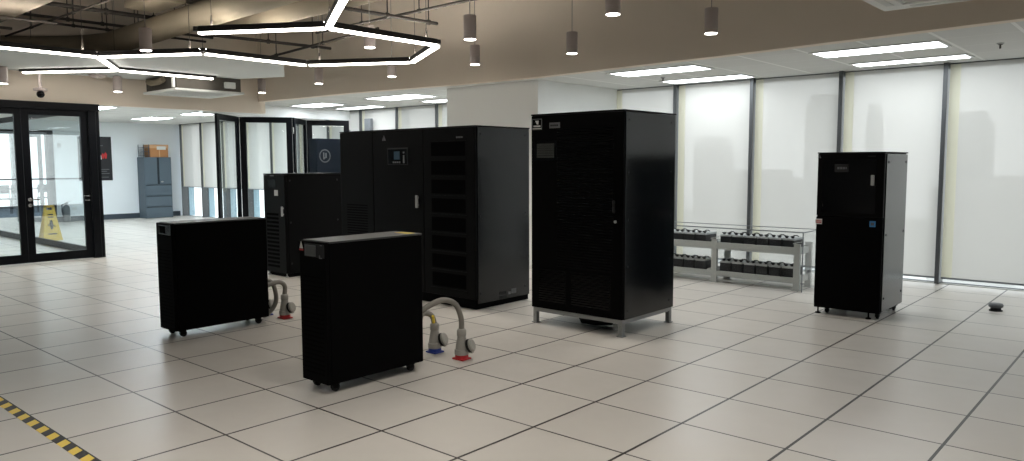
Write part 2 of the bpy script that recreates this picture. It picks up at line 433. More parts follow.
# glass screen running back from the post
r = sroot('glass_partition_return', (-13, 1.74, 0))
leaf(r, (-9.32, 1.61), (-15.4, 1.66), .01, 2.44, .05, .10, .11)
leaf(r, (-15.41, 1.66), (-18.15, 1.68), .01, 2.44, .05, .10, .11)

# folding glass panels
FP = [(-9.5, 3.76), (-10.2, 4.60), (-9.62, 5.46), (-10.3, 6.20), (-9.78, 6.97)]
for k in range(4):
    a, b = Vector(FP[k]), Vector(FP[k + 1]); d = (b - a).normalized()
    r = sroot('door_%d' % (3 + k), ((a.x + b.x) / 2, (a.y + b.y) / 2, 0))
    leaf(r, a + d * .02, b - d * .02, .015, 2.42, .115, .11, .16)
    g = MB()
    for z in (.3, 1.2, 2.1): g.lathe([(.014, 0), (.014, .12)], (b.x, b.y, z))
    build('hinge', g, 'chrome', r, smooth=True)
structure('trim_4', MB().box(-10.0, -9.85, 3.7, 7.02, 2.43, CZ), 'column_paint')
structure('trim_5', MB().box(-9.25, -9.05, 6.95, 7.02, 0, 2.44), 'aluminium')

# hanging cloud of the ceiling under the slab and the trunking above it
CLD = [(-6.99, 3.64), (-8.72, 2.85), (-9.05, 2.3), (-9.1, 1.2), (-9.12, -2.0), (-6.8, -2.0), (-6.8, -.37), (-6.8, .85), (-5.52, 1.62), (-5.75, 2.85)]
structure('ceiling_cloud', MB().prism(CLD, 2.87, 2.895), 'soffit_white')

# ------------------------------------------------------------------ lights in the hung ceiling
def ceiling_light(x0, y0, dx, dy, label):
    t = thing('ceiling_light', (x0 + dx / 2, y0 + dy / 2, CZ - .012), label, 'ceiling light', 'recessed ceiling lights')
    f = MB()
    for a in ((x0, x0 + dx, y0, y0 + .03), (x0, x0 + dx, y0 + dy - .03, y0 + dy), (x0, x0 + .03, y0 + .03, y0 + dy - .03), (x0 + dx - .03, x0 + dx, y0 + .03, y0 + dy - .03)):
        f.box(*a, CZ - .014, CZ - .001)
    build('frame', f, 'ac_white', t)
    build('diffuser', MB().box(x0 + .03, x0 + dx - .03, y0 + .03, y0 + dy - .03, CZ - .010, CZ - .002), 'panel_light_left' if x0 < -10.2 else 'panel_light', t)
GX = [(.78, 1.27), (-1.85, 1.27), (-7.15, 1.27), (-9.3 - .55, 1.27)]
ceiling_light(.78, 5.10, 1.26, .50, 'long white ceiling light at the right, the one nearer the brown bulkhead')
ceiling_light(.80, 6.34, 1.24, .36, 'long white ceiling light at the right, the one nearer the window, above the lone rack')
ceiling_light(-1.85, 5.14, 1.27, .52, 'long white ceiling light above the tall cabinet, the one nearer the bulkhead')
ceiling_light(-1.84, 6.45, 1.26, .44, 'long white ceiling light above the battery stand, close to the window')
ceiling_light(-7.15, 5.30, 1.28, .64, 'white ceiling light panel just left of the column, the larger and brighter one')
ceiling_light(-6.9, 6.40, 1.27, .42, 'narrow white ceiling light left of the column, close to the blinds')
ceiling_light(-9.6, 5.35, 1.1, .6, 'white ceiling light panel above the folding glass panels, nearer the bulkhead')
ceiling_light(-9.6, 6.42, 1.27, .40, 'narrow white ceiling light above the folding glass panels, nearer the window')
ceiling_light(-13.6, 5.0, 1.27, .6, 'ceiling light panel beyond the folding panels, toward the slate filing cabinet')
ceiling_light(-13.6, 2.6, 1.27, .6, 'ceiling light panel over the passage beyond the black door post')
ceiling_light(-16.3, 5.0, 1.27, .6, 'ceiling light panel nearest the slate filing cabinet')
ceiling_light(-16.3, 2.6, 1.27, .6, 'ceiling light panel in front of the black poster')
ceiling_light(-12.4, -.8, 1.27, .6, 'ceiling light panel behind the glass door, inside the glazed room')
ceiling_light(-15.4, -.8, 1.27, .6, 'ceiling light panel deep inside the glazed room at the left')
for x_, y_, l_ in ((-11.0, 2.6, 'added ceiling light panel just beyond the black door post, over the passage'), (-12.4, -3.6, 'added ceiling light panel at the hidden end of the glazed room, nearer the door'), (-15.4, -3.6, 'added ceiling light panel at the hidden end of the glazed room, farther from the door'),
   (-20.5, 1.8, 'added ceiling light panel of the far room, nearer the doorway, left'), (-20.5, 4.8, 'added ceiling light panel of the far room, nearer the doorway, right'), (-23.6, 1.8, 'added ceiling light panel of the far room by its window, left'), (-23.6, 4.8, 'added ceiling light panel of the far room by its window, right')):
    ceiling_light(x_, y_, 1.27, .6, l_)  # extra panels added to brighten the far left rooms
ceiling_light(3.4, 5.1, 1.26, .5, 'ceiling light outside the right edge of the photo, nearer the bulkhead')
ceiling_light(6.0, 5.1, 1.26, .5, 'ceiling light farthest outside the right edge of the photo')
def sprinkler(x, y, label):
    t = thing('fire_sprinkler', (x, y, CZ - .06), label, 'sprinkler', 'sprinkler heads in the hung ceiling')
    build('escutcheon', MB().lathe([(.035, 0), (.03, -.012), (.012, -.016)], (x, y, CZ - .0005)), 'handle_grey', t, smooth=True)
    build('deflector', MB().lathe([(.009, 0), (.009, .035), (.022, .037), (.022, .041)], (x, y, CZ - .055), (0, 0, 1)), 'pipe_dark', t, smooth=True)
sprinkler(2.43, 5.75, 'small dark sprinkler head in the hung ceiling at the far right')
sprinkler(-1.55, 6.07, 'small dark sprinkler head between the two ceiling lights above the battery stand')

# ------------------------------------------------------------------ honeycomb light
hl = thing('honeycomb_light', (-5.0, 1.3, 2.8), 'black honeycomb pendant of hexagonal bars with glowing white undersides', 'pendant light')
S = 1.484; ZL = 2.8
def dirv(a): return Vector((math.cos(math.radians(a)), math.sin(math.radians(a)), 0))
A0 = Vector((-3.70, .58, ZL))
a = A0; b = a + dirv(31) * S; c = b + dirv(90.3) * S; d_ = c + dirv(150.5) * S; e = d_ + dirv(-149.5) * S; f_ = e + dirv(-86) * S
b = Vector((-2.58, 1.363, ZL)); a = Vector((-3.80, .62, ZL)); c = Vector((-2.593, 2.862, ZL)); d_ = Vector((-3.89, 3.61, ZL)); e = Vector((-5.17, 2.85, ZL)); f_ = Vector((-5.14, 1.36, ZL))
g_ = Vector((-6.36, .62, ZL)); h_ = Vector((-7.60, 1.33, ZL)); i_ = Vector((-7.64, 2.80, ZL)); j_ = Vector((-8.87, .50, ZL)); k_ = Vector((-6.33, -.86, ZL)); l_ = Vector((-1.296, .625, ZL)); m_ = Vector((0.0, 1.37, ZL))
k2 = k_ + Vector((-1.28, -.75, 0))
for p, q in ((a, b), (b, c), (c, d_), (d_, e), (e, f_), (f_, g_), (g_, h_), (h_, i_), (h_, j_), (g_, k_), (b, l_), (l_, m_), (k_, k2)):
    dd = (q - p).normalized(); p2 = p + dd * .035; q2 = q - dd * .035; z = Vector((0, 0, 1))
    sd_ = dd.cross(z) * .0285
    lb = build('led_bar', MB().bar(p2 + z * .0535, q2 + z * .0535, .062, .047).bar(p2 + z * .083 + sd_, q2 + z * .083 + sd_, .005, .012).bar(p2 + z * .083 - sd_, q2 + z * .083 - sd_, .005, .012), 'lamp_profile', hl)
    build('diffuser', MB().bar(p2 + z * .0185, q2 + z * .0185, .056, .023), 'led_white', lb)
    build('added_uplight', MB().bar(p2 + z * .078, q2 + z * .078, .048, .002), 'led_up_added', lb)  # unseen strip on top of the bar, added to light the ceiling above
    ORG[lb.name] = ORG[hl.name]
for p in (a, b, c, d_, e, f_, g_, h_, i_, j_, k_, l_):
    build('joint', MB().lathe([(.034, 0), (.034, .045)], (p.x, p.y, ZL + .041), seg=12), 'lamp_profile', hl)
for p, q in ((a, b), (c, b), (d_, c), (e, d_), (f_, g_), (g_, k_), (h_, g_), (i_, h_), (j_, h_), (b, l_), (l_, m_)):
    x = p + (q - p) * .12
    w = MB(); w.cyl((x.x, x.y, ZL + .2), (x.x, x.y, HZ), .003, 6); w.lathe([(.005, .0), (.012, .02), (.012, .05), (.005, .11)], (x.x, x.y, ZL + .089), seg=8)
    build('suspension_wire', w, 'pipe_dark', hl)

# ------------------------------------------------------------------ cylinder pendants
def pendant0():
    t = thing('cylinder_pendant', (0, 0, 0), 'x', 'pendant light', 'white cylinder pendants')
    build('lamp_body', MB().lathe([(.056, .006), (.063, .006), (.063, .234), (.058, .24)], (0, 0, 0), seg=24), 'lamp_white', t, smooth=True)
    build('lens', MB().lathe([(.0555, .001), (.0555, .0055)], (0, 0, 0), seg=24), 'lamp_glow', t)
    build('cord', MB().cyl((0, 0, .24), (0, 0, HZ - 2.7), .004, 6), 'wire_grey', t)
    return t
pend = [((-4.583, 0.442), 'large white cylinder pendant in front of the tan duct at upper left'),
 ((-8.73, 1.77), 'small white cylinder pendant just left of the ceiling air unit, under the honeycomb light'),
 ((-8.65, 0.2), 'white cylinder pendant cut by the left edge of the photo'),
 ((-1.515, 2.284), 'white cylinder pendant, upper of the close pair right of the honeycomb light'),
 ((-2.814, 3.692), 'white cylinder pendant above the triple cabinet corner, the lower of the close pair'),
 ((-1.357, 3.75), 'white cylinder pendant above the white column edge and tall cabinet, on a visible cord'),
 ((0.249, 2.175), 'white cylinder pendant cut by the top edge of the photo, above the tall cabinet'),
 ((0.415, 3.588), 'white cylinder pendant farthest right, hanging before the brown bulkhead'),
 ((-8.054, 3.863), 'small white cylinder pendant right of the ceiling air unit'),
 ((-6.11, 3.676), 'white cylinder pendant under the lower front corner of the honeycomb light'),
 ((-4.576, 3.832), 'white cylinder pendant below the right far bar of the honeycomb light'),
 ((-2.976, 2.19), 'white cylinder pendant showing only a bright disc inside the right hexagon of the honeycomb')]
spot = bpy.data.lights.new('downlight', 'SPOT'); spot.energy = 90; spot.color = (1, .95, .88); spot.spot_size = math.radians(125); spot.spot_blend = .8; spot.shadow_soft_size = .045
pend += [((x, y), 'added white cylinder pendant lighting the foreground, out of frame behind or above the camera') for x, y in ((3.9, .4), (5.4, .4), (2.2, -.3), (.7, -.3), (2.4, -2.2), (3.9, -2.2), (.9, -2.4))] + [((x, y), 'added white cylinder pendant lighting the foreground, out of frame behind or above the camera') for x in (-.8, .9) for y in (-3.4, -5.6)]  # unseen pendants added as light for the foreground floor
p0_ = pendant0()
so = bpy.data.objects.new('downlight', spot); COL.objects.link(so); so.parent = p0_; so.location = (0, 0, -.004)
for i, ((x, y), lab) in enumerate(pend):
    if i == 0: p0_.location = (x, y, 2.7); p0_['label'] = lab
    else: copy_tree(p0_, (x, y, 2.62 if x < -8.5 else 2.76 if y == 2.19 else 2.7), lab)

# ------------------------------------------------------------------ ceiling air units, camera, access point
def cassette(x, y, z, s, bh, label, bodymat):
    t = thing('air_conditioner', (x, y, z), label, 'air conditioner')
    q = s / 2
    f = MB()
    for (u0, u1, v0, v1) in ((-q, q, -q, -q + .17), (-q, q, q - .17, q), (-q, -q + .17, -q + .17, q - .17), (q - .17, q, -q + .17, q - .17)):
        f.box(x + u0, x + u1, y + v0, y + v1, z, z + .035, .006)
    pn = build('panel', f, 'ac_white', t)
    g = MB().box(x - q + .17, x + q - .17, y - q + .17, y + q - .17, z + .008, z + .04)
    build('grille', g, 'handle_grey', t)
    v = MB()
    for k in range(14):
        yy = y - q + .2 + k * (s - .4) / 13
        v.box(x - q + .2, x + q - .2, yy, yy + .012, z + .002, z + .008)
    build('grille_slat', v, 'ac_white', t)
    l = MB()
    for (u0, u1, v0, v1) in ((-q + .2, q - .2, -q + .07, -q + .12), (-q + .2, q - .2, q - .12, q - .07), (-q + .07, -q + .12, -q + .2, q - .2), (q - .12, q - .07, -q + .2, q - .2)):
        l.box(x + u0, x + u1, y + v0, y + v1, z - .004, z + .004)
    build('louvre', l, 'soffit_white', t)
    build('body', MB().box(x - q + .04, x + q - .04, y - q + .04, y + q - .04, z + .035, z + bh), bodymat, t)
    return t
t = cassette(-8.31, 2.79, 2.62, 1.14, .245, 'white four-way ceiling air unit with dark body below the grey ceiling cloud, upper left', 'ac_body')
b1 = MB(); b1.bar((-7.76, 2.20, 2.66), (-7.76, 2.20, 2.865), .05, .03); build('bracket', b1, 'ac_white', t)
b1 = MB(); b1.tube([(-8.1, 2.20, 2.80), (-8.25, 2.19, 2.77), (-8.5, 2.19, 2.77), (-8.62, 2.20, 2.80)], .045, 12); build('drain_pipe', b1, 'duct_tan', t, smooth=True)
b1 = MB().box(-7.77, -7.72, 3.02, 3.2, 2.70, 2.80, .008); build('terminal_box', b1, 'ac_white', t)
cassette(2.70, 2.34, 2.58, 1.10, .3, 'white ceiling air unit cut by the top right edge of the photo', 'ac_white')
t = thing('security_camera', (-8.9, .74, 2.5), 'small dark dome camera on a drop pole above the black glass door frame', 'camera')
build('pole', MB().cyl((-8.9, .74, 2.62), (-8.9, .74, 2.87), .022, 12), 'lamp_white', t, smooth=True)
build('mount', MB().lathe([(.09, 0), (.095, .03), (.05, .045)], (-8.9, .74, 2.58)), 'lamp_white', t, smooth=True)
build('dome', MB().lathe([(.001, -.055), (.03, -.047), (.05, -.022), (.055, 0), (.045, .035), (.02, .045)], (-8.9, .74, 2.53)), 'black_gloss', t, smooth=True)
t = tag(build('access_point', MB().lathe([(.001, -.05), (.07, -.045), (.12, -.025), (.13, -.0), (.13, .0)], (-8.82, 1.52, 2.869)), 'lamp_white', smooth=True), 'round white disc fixed under the ceiling cloud at the left', 'access point')

# ------------------------------------------------------------------ ducts and pipes under the slab
def duct(name, pts, r, mat, label, cat='duct', seg=20, ribs=0):
    m = MB(); m.tube(pts, r, seg)
    return tag(build(name, m, mat, smooth=True), label, cat)
duct('air_duct', [(-8.95, -4, 3.14), (-8.95, -.3, 3.14), (-8.95, .7, 3.2), (-8.95, 1.15, 3.26), (-8.85, 1.42, 3.30), (-8.55, 1.60, 3.32), (-8.0, 1.68, 3.36), (-6.75, 1.76, 3.42), (-4.6, 1.76, 3.46), (-1.5, 1.8, 3.55), (4, 1.8, 3.6)], .17, 'duct_tan', 'long round tan duct with an elbow, running behind the honeycomb light')
duct('air_duct', [(-6.6, 2.45, 3.50), (-4.2, 2.45, 3.50), (0, 2.5, 3.55), (4, 2.5, 3.6)], .17, 'duct_tan', 'second round tan duct just below the long elbowed duct')
m = MB(); m.box(-9.15, 5, -.62, -.02, 3.32, 3.72, .03)
tag(build('air_duct', m, 'duct_brown'), 'flat brown rectangular duct in the upper left corner of the photo', 'duct')
m = MB(); m.box(-7.2, -6.3, 1.30, 1.75, 3.62, 4.0, .02)
tag(build('duct_box', m, 'duct_tan'), 'short square tan duct box on top of the elbowed duct', 'duct')
m = MB(); m.box(-9.1, 8, -2.2, -1.9, 3.75, HZ); m.box(-9.1, 3, 3.93, 4.2, 3.95, HZ)
structure('beam', m, 'slab_concrete')
def pipe(p, q, r, label, hang=(), mat='pipe_dark'):
    p, q = Vector(p), Vector(q)
    t = thing('sprinkler_pipe', (p + q) / 2, label, 'pipe', 'sprinkler pipes under the slab')
    build('pipe', MB().cyl(p, q, r, 10), mat, t, smooth=True)
    for s in hang:
        x = p + (q - p) * s
        w = MB(); w.cyl((x.x, x.y, x.z), (x.x, x.y, HZ), .008, 6); w.lathe([(r * 1.5, -.02), (r * 1.5, .02)], x, (q - p), 10)
        build('hanger', w, mat, t)
    return t
pipe((-3.62, 2.3, 3.3), (-3.55, 3.75, 3.3), .022, 'thin dark pipe crossing above the right end of the honeycomb light', (.45, .9))
pipe((-5.6, 3.30, 3.36), (3.5, 3.05, 3.36), .018, 'long thin pipe along the brown bulkhead at the top centre', (.12, .25, .4, .7))
pipe((-6.43, 1.95, 3.28), (-6.24, 4.0, 3.28), .022, 'thin dark pipe seen inside the right hexagon of the honeycomb, left side', (.5, .85))
pipe((-7.6, 3.5, 3.17), (-4.2, 3.3, 3.26), .018, 'thin pipe seen inside the right hexagon, rising toward the right', (.2, .6))
pipe((-7.55, .05, 3.62), (-7.6, 3.35, 3.62), .03, 'dark pipe crossing below the metal deck at upper left', (.35, .55, .7, .85))
pipe((-8.6, .1, 3.62), (-8.6, 3.3, 3.62), .022, 'upper of two parallel thin pipes left of the tan duct', (.3, .45, .6, .8))
pipe((-8.85, .1, 3.58), (-8.85, 3.3, 3.58), .018, 'lower of two parallel thin pipes left of the tan duct', (.35, .5, .65))
pipe((-8.6, .25, 3.28), (-5.5, .95, 3.62), .014, 'slanting thin pipe at upper left, near the ring hanger', (.2, .5))
pipe((-6.9, -1.2, 3.26), (-6.9, .35, 3.26), .018, 'short dark pipe at the top left corner of the photo', (.15,))
pipe((-7.6, -1.4, 3.24), (-7.6, .05, 3.24), .018, 'second short dark pipe at the left edge, just above the honeycomb bar', (.15,))

# ------------------------------------------------------------------ equipment helpers
def caster(x, y, h, parent, rz=0.0, r=.03):
    m = MB(); m.box(x - .03, x + .03, y - .03, y + .03, h - .008, h)
    m.box(x - .016, x - .011, y - .012, y + .03, r * .8, h - .008); m.box(x + .011, x + .016, y - .012, y + .03, r * .8, h - .008)
    c_ = build('caster', m, 'black_powder', parent); ORG[c_.name] = ORG[parent.name]
    build('wheel', MB().lathe([(r * .6, -.011), (r, -.009), (r, .009), (r * .6, .011)], (x, y + .016, r), (1, 0, 0), 18), 'rubber', c_, smooth=True)
def emblem(parent, x, y, z, s, mat='label_grey'):
    m = MB()                                   # three small blades standing in a triangle, on a face looking to -y
    for (u0, u1, u2) in (((-.5, -.45), (-.08, -.45), (-.05, .5)), ((.08, -.45), (.5, -.45), (.06, .5))):
        m.poly([(x + u0[0] * s, y, z + u0[1] * s), (x + u1[0] * s, y, z + u1[1] * s), (x + u2[0] * s, y, z + u2[1] * s)], (0, -.002, 0))
    return build('emblem', m, mat, parent)
def text_marks(parent, x0, x1, y, z0, z1, rows, mat, name='lettering', seed=1):
    rnd = random.Random(seed); m = MB(); h = (z1 - z0) / rows
    for r_ in range(rows):
        x = x0; zz = z0 + r_ * h
        while x < x1 - .004:
            w = rnd.uniform(.5, .9) * h; w = min(w, x1 - x)
            m.box(x, x + w, y - .0015, y, zz + h * .12, zz + h * .82); x += w + h * .22
    return build(name, m, mat, parent)

# ------------------------------------------------------------------ small upright units on casters
def small_unit(px, py, label, screen_mat, lit, hw=.145, y1=.41):
    x0, x1, y0, zb, zt = px - hw, px + hw, py - .405, .060, .987
    t = thing('ups_unit', (px, py, 0), label, 'power unit', 'low upright power units on casters')
    build('body', MB().box(x0, x1, y0 + .03, y1, zb, zt - .012, .006), 'black_matte', t)
    build('top_cover', MB().box(x0 - .002, x1 + .002, y0 + .03, y1 + .002, zt - .012, zt, .004), 'top_grey', t)
    fp = build('front_panel', MB().box(x0, x1, y0, y0 + .028, zb, zt - .004, .008), 'black_matte', t)
    s = MB()
    for k in range(22): s.box(x0 + .035, x1 - .035, y0 - .0015, y0 + .003, zb + .06 + k * .03, zb + .068 + k * .03)
    build('vent_slots', s, 'dark_slot', fp)
    dp = build('display', MB().box(x0 + .066, x1 - .008, y0 - .006, y0 + .004, .884, .970, .003), 'black_gloss' if not lit else 'label_dark', t)
    if lit:
        f = MB(); z0, z1, u0, u1 = .890, .962, x0 + .078, x0 + .198
        for q in ((u0, u1, z0, z0 + .006), (u0, u1, z1 - .006, z1), (u0, u0 + .006, z0, z1), (u1 - .006, u1, z0, z1)): f.box(q[0], q[1], y0 - .009, y0 - .004, q[2], q[3])
        build('bezel', f, 'label_grey', dp)
    build('screen', MB().box(x0 + .083, x0 + .192, y0 - .0075, y0 - .005, .896, .957), screen_mat, dp)
    if lit:
        bt = MB(); bt.box(x1 - .045, x1 - .022, y0 - .009, y0 - .004, .962, .967); bt.box(x1 - .055, x1 - .026, y0 - .009, y0 - .004, .880, .886); bt.box(x1 - .056, x1 - .046, y0 - .009, y0 - .004, .886, .90)
        build('key', bt, 'label_grey', dp)
        wl = MB(); wl.poly([(x0 + .008, y0 - .002, .932), (x0 + .046, y0 - .002, .932), (x0 + .027, y0 - .002, .978)], (0, .003, 0)); wl = build('warning_label', wl, 'label_white', t); wl['label'] = 'white triangular emblem'
        rl = build('emblem_text', MB().box(x0 + .006, x0 + .05, y0 - .0025, y0 + .001, .918, .929), 'label_red', t); rl['label'] = 'small red label strip'
        yl = build('top_label', MB().box(x0 + .1, x0 + .24, y1 - .09, y1 - .02, zt - .0005, zt + .0012), 'label_yellow', t); yl['label'] = 'yellow sticker on the top cover'
    for sx in (x0 + .045, x1 - .045):
        for sy in (y0 + .07, y1 - .10): caster(sx, sy, zb, t, r=.029)
    return t
small_unit(-.318, .0, 'low black upright unit nearest the camera, grey display and red emblem on its front', 'lcd_grey', True)
small_unit(-2.645, .09, 'low black upright unit at left with a blank dark front, farther back than its twin', 'dark_slot', False, .147, .57)

# ------------------------------------------------------------------ rack with slotted door in the second row (left)
x0, x1, y0, y1, zb, zt = -5.39, -4.88, 2.26, 3.16, .0, 1.36
t = thing('equipment_rack', ((x0 + x1) / 2, (y0 + y1) / 2, 0), 'waist-high black rack with a slotted door and square white sticker, left of the triple cabinet', 'rack')
build('plinth', MB().box(x0 + .02, x1 - .01, y0 + .04, y1 - .02, 0, .07), 'black_matte', t)
build('body', MB().box(x0, x1, y0 + .04, y1, .05, zt - .015, .006), 'black_powder', t)
build('top_cover', MB().box(x0 - .003, x1 + .003, y0, y1 + .003, zt - .015, zt, .004), 'black_powder', t)
dr = build('door', MB().box(x0 + .004, x1 - .004, y0, y0 + .038, .05, zt - .018, .006), 'black_powder', t)
s = MB()
for k in range(14): s.box(x0 + .06, x1 - .16, y0 - .0015, y0 + .003, .12 + k * .053, .15 + k * .053)
build('vent_slots', s, 'dark_slot', dr)
hd = build('handle', MB().box(-4.935, -4.905, y0 - .03, y0 - .012, .805, .934, .006).box(-4.928, -4.912, y0 - .012, y0, .82, .84).box(-4.928, -4.912, y0 - .012, y0, .90, .92), 'handle_grey', dr)
st = build('sticker', MB().box(-5.125, -5.04, y0 - .002, y0 + .001, 1.07, 1.145), 'label_white', dr); st['label'] = 'square white sticker'
build('display', MB().box(-5.28, -5.09, y0 - .004, y0 + .002, 1.17, 1.29), 'black_gloss', dr)
build('name_plate', MB().box(-5.22, -5.13, y0 - .003, y0 + .001, 1.325, 1.342), 'label_grey', dr)
b_ = MB()
for (yy, zz) in ((2.34, 1.27), (3.08, 1.27), (2.34, .72), (3.08, .72), (2.34, .18), (3.08, .18)): b_.lathe([(.014, 0), (.012, .006)], (x1 - .001, yy, zz), (1, 0, 0), 10)
build('panel_bolt', b_, 'label_dark', t)
for sx in (x0 + .05, x1 - .03): build('levelling_foot', MB().lathe([(.022, .0), (.022, .012), (.008, .014), (.008, .05)], (sx, y0 + .02, 0), seg=12), 'handle_grey', t)

# ------------------------------------------------------------------ long triple cabinet
X = [-3.654, -3.03, -2.187, -1.43]; y0, y1, zt = 2.25, 3.09, 1.86
t = thing('power_cabinet', (-2.54, 2.67, 0), 'long black triple-door cabinet with a small blue screen in its middle section', 'cabinet')
build('plinth', MB().box(X[0] + .01, X[3] - .012, y0 + .02, y1 - .01, .005, .10), 'black_matte', t)
build('body', MB().box(X[0], X[3], y0 + .035, y1, .06, zt - .012, .006), 'black_side', t)
build('top_cover', MB().box(X[0] - .004, X[3] + .004, y0, y1 + .004, zt - .012, zt, .004), 'black_powder', t)
d1 = build('door', MB().box(X[0] + .004, X[1] - .006, y0, y0 + .033, .105, zt - .015, .006), 'black_powder', t)
d2 = build('door', MB().box(X[1] + .002, X[2] - .004, y0, y0 + .033, .105, zt - .015, .006), 'black_powder', t)
d3 = build('door', MB().box(X[2] + .002, X[3] - .004, y0, y0 + .033, .105, zt - .015, .006), 'black_powder', t)
s = MB()
for k in range(26): s.box(X[0] + .12, X[1] - .12, y0 - .0012, y0 + .002, .25 + k * .03, .262 + k * .03)
build('vent_slots', s, 'dark_slot', d1)
emblem(d2, -2.833, y0 - .001, 1.765, .062, 'label_grey')
bz = build('display', MB().box(-2.77, -2.43, y0 - .008, y0 + .002, 1.47, 1.655, .004), 'label_dark', d2)
dp_ = build('display_glass', MB().box(-2.755, -2.445, y0 - .010, y0 - .007, 1.48, 1.64), 'black_gloss', d2)
sc_ = build('screen', MB().box(-2.655, -2.56, y0 - .012, y0 - .0095, 1.528, 1.616), 'lcd_blue', d2); sc_['label'] = 'small dark blue screen'
kb = MB()
for k in range(4): kb.box(-2.675 + k * .034, -2.652 + k * .034, y0 - .013, y0 - .0095, 1.488, 1.508)
build('key', kb, 'label_grey', d2)
build('indicator_strip', MB().box(-2.503, -2.480, y0 - .013, y0 - .0095, 1.488, 1.575).box(-2.503, -2.480, y0 - .013, y0 - .0095, 1.594, 1.612), 'label_grey', d2)
hd = build('handle', MB().box(-2.296, -2.262, y0 - .03, y0 - .012, 1.01, 1.145, .006).box(-2.288, -2.27, y0 - .012, y0, 1.03, 1.05).box(-2.288, -2.27, y0 - .012, y0, 1.11, 1.13), 'handle_grey', d2); hd['label'] = 'pale grey door handle'
pn = MB(); lo, hi = .17, 1.725; nn = 8; hh = (hi - lo) / nn
for k in range(nn): pn.box(-2.065, -1.565, y0 - .0015, y0 + .002, lo + k * hh + .03, lo + (k + 1) * hh - .022)
build('vent_window', pn, 'dark_slot', d3)
ft = MB()
for k in range(nn + 1): ft.box(-2.085, -1.545, y0 - .004, y0, lo + k * hh - .012, lo + k * hh + .012)
build('door_rail', ft, 'black_powder', d3)
text_marks(d3, -1.69, -1.595, y0, 1.735, 1.760, 1, 'label_grey', 'lettering', 3)
# rating labels low on the right flank
m = MB(); m.box(X[3], X[3] + .0015, 2.60, 2.71, .065, .10); m.box(X[3], X[3] + .0015, 2.60, 2.71, .108, .145); lb_ = build('rating_label', m, 'label_dark', t)
m = MB(); m.box(X[3], X[3] + .0015, 2.79, 2.87, .105, .155); m.box(X[3], X[3] + .0015, 2.74, 2.78, .10, .13); lb_ = build('rating_label', m, 'label_grey', t)
b_ = MB()
for (yy, zz) in ((2.33, 1.78), (3.02, 1.78), (2.33, .95), (3.02, .95), (2.33, .16), (3.02, .16)): b_.lathe([(.012, 0), (.010, .005)], (X[3] - .001, yy, zz), (1, 0, 0), 10)
build('panel_bolt', b_, 'label_dark', t)

# ------------------------------------------------------------------ tall cabinet on a grey stand
x0, x1, y0, y1, zb, zt = -.64, .362, 2.18, 3.04, .145, 1.925
t = thing('server_cabinet', ((x0 + x1) / 2, (y0 + y1) / 2, 0), 'tallest black cabinet in the centre, standing on a short grey steel stand', 'cabinet')
sd = MB()
for a_ in ((x0 + .01, x1 - .01, y0 + .015, y0 + .055), (x0 + .01, x1 - .01, y1 - .055, y1 - .015), (x0 + .01, x0 + .05, y0 + .055, y1 - .055), (x1 - .05, x1 - .01, y0 + .055, y1 - .055)):
    sd.box(*a_, .11, .145)
sd = build('stand', sd, 'steel_grey', t); sd['label'] = 'grey steel stand'
for sx in (x0 + .03, x1 - .03):
    for sy in (y0 + .035, y1 - .035):
        l = build('stand_leg', MB().box(sx - .02, sx + .02, sy - .02, sy + .02, .008, .11).box(sx - .03, sx + .03, sy - .03, sy + .03, 0, .008), 'steel_grey', t)
build('body', MB().box(x0, x1, y0 + .035, y1, zb, zt - .014, .006), 'black_side', t)
build('top_cover', MB().box(x0 - .004, x1 + .004, y0 + .002, y1 + .004, zt - .014, zt, .004), 'black_powder', t)
dr = build('door', MB().box(x0 + .003, x1 - .003, y0, y0 + .033, zb + .004, zt - .016, .006), 'black_matte', t)
s = MB()
for k in range(50): s.box(x0 + .30, x1 - .10, y0 - .001, y0 + .002, .55 + k * .025, .557 + k * .025)
for k in range(14): s.box(x0 + .09, x0 + .40, y0 - .001, y0 + .002, .22 + k * .022, .229 + k * .022)
for k in range(14): s.box(x0 + .46, x1 - .12, y0 - .001, y0 + .002, .22 + k * .022, .229 + k * .022)
build('vent_slots', s, 'black_gloss', dr)
m = MB(); bx0, bx1, bz0, bz1 = -.628, -.512, 1.782, 1.882
for q in ((bx0, bx1, bz0, bz0 + .006), (bx0, bx1, bz1 - .006, bz1), (bx0, bx0 + .006, bz0, bz1), (bx1 - .006, bx1, bz0, bz1)): m.box(q[0], q[1], y0 - .003, y0, q[2], q[3])
bd = build('badge', m, 'label_grey', dr); bd['label'] = 'square outlined emblem badge'
m = MB(); m.poly([(-.590, y0 - .001, 1.865), (-.55, y0 - .001, 1.865), (-.555, y0 - .001, 1.828), (-.575, y0 - .001, 1.835)], (0, -.002, 0)); m.box(-.61, -.53, y0 - .003, y0, 1.808, 1.822); m.box(-.62, -.52, y0 - .003, y0, 1.790, 1.798)
build('emblem', m, 'label_white', dr)
npn = build('name_plate', MB().box(-.425, -.306, y0 - .003, y0 + .001, 1.792, 1.842), 'label_grey', dr); npn['label'] = 'small grey name plate'
text_marks(dr, -.412, -.318, y0 - .003, 1.806, 1.828, 1, 'label_dark', 'lettering', 5)
build('display_surround', MB().box(-.60, -.34, y0 - .003, y0 + .001, 1.50, 1.685), 'black_gloss', dr)
mg = MB()
for i in range(8):
    for j in range(6): mg.box(-.568 + i * .025, -.546 + i * .025, y0 - .006, y0 - .002, 1.530 + j * .0215, 1.549 + j * .0215)
build('display', mg, 'mesh_grey', dr)
build('handle', MB().box(.270, .294, y0 - .028, y0 - .012, 1.06, 1.165, .006).box(.276, .288, y0 - .012, y0, 1.07, 1.085).box(.276, .288, y0 - .012, y0, 1.14, 1.155), 'label_dark', dr)
build('lock', MB().lathe([(.012, 0), (.012, .01), (.006, .012)], (.288, y0, .985), (0, -1, 0), 12), 'handle_grey', dr)
b_ = MB()
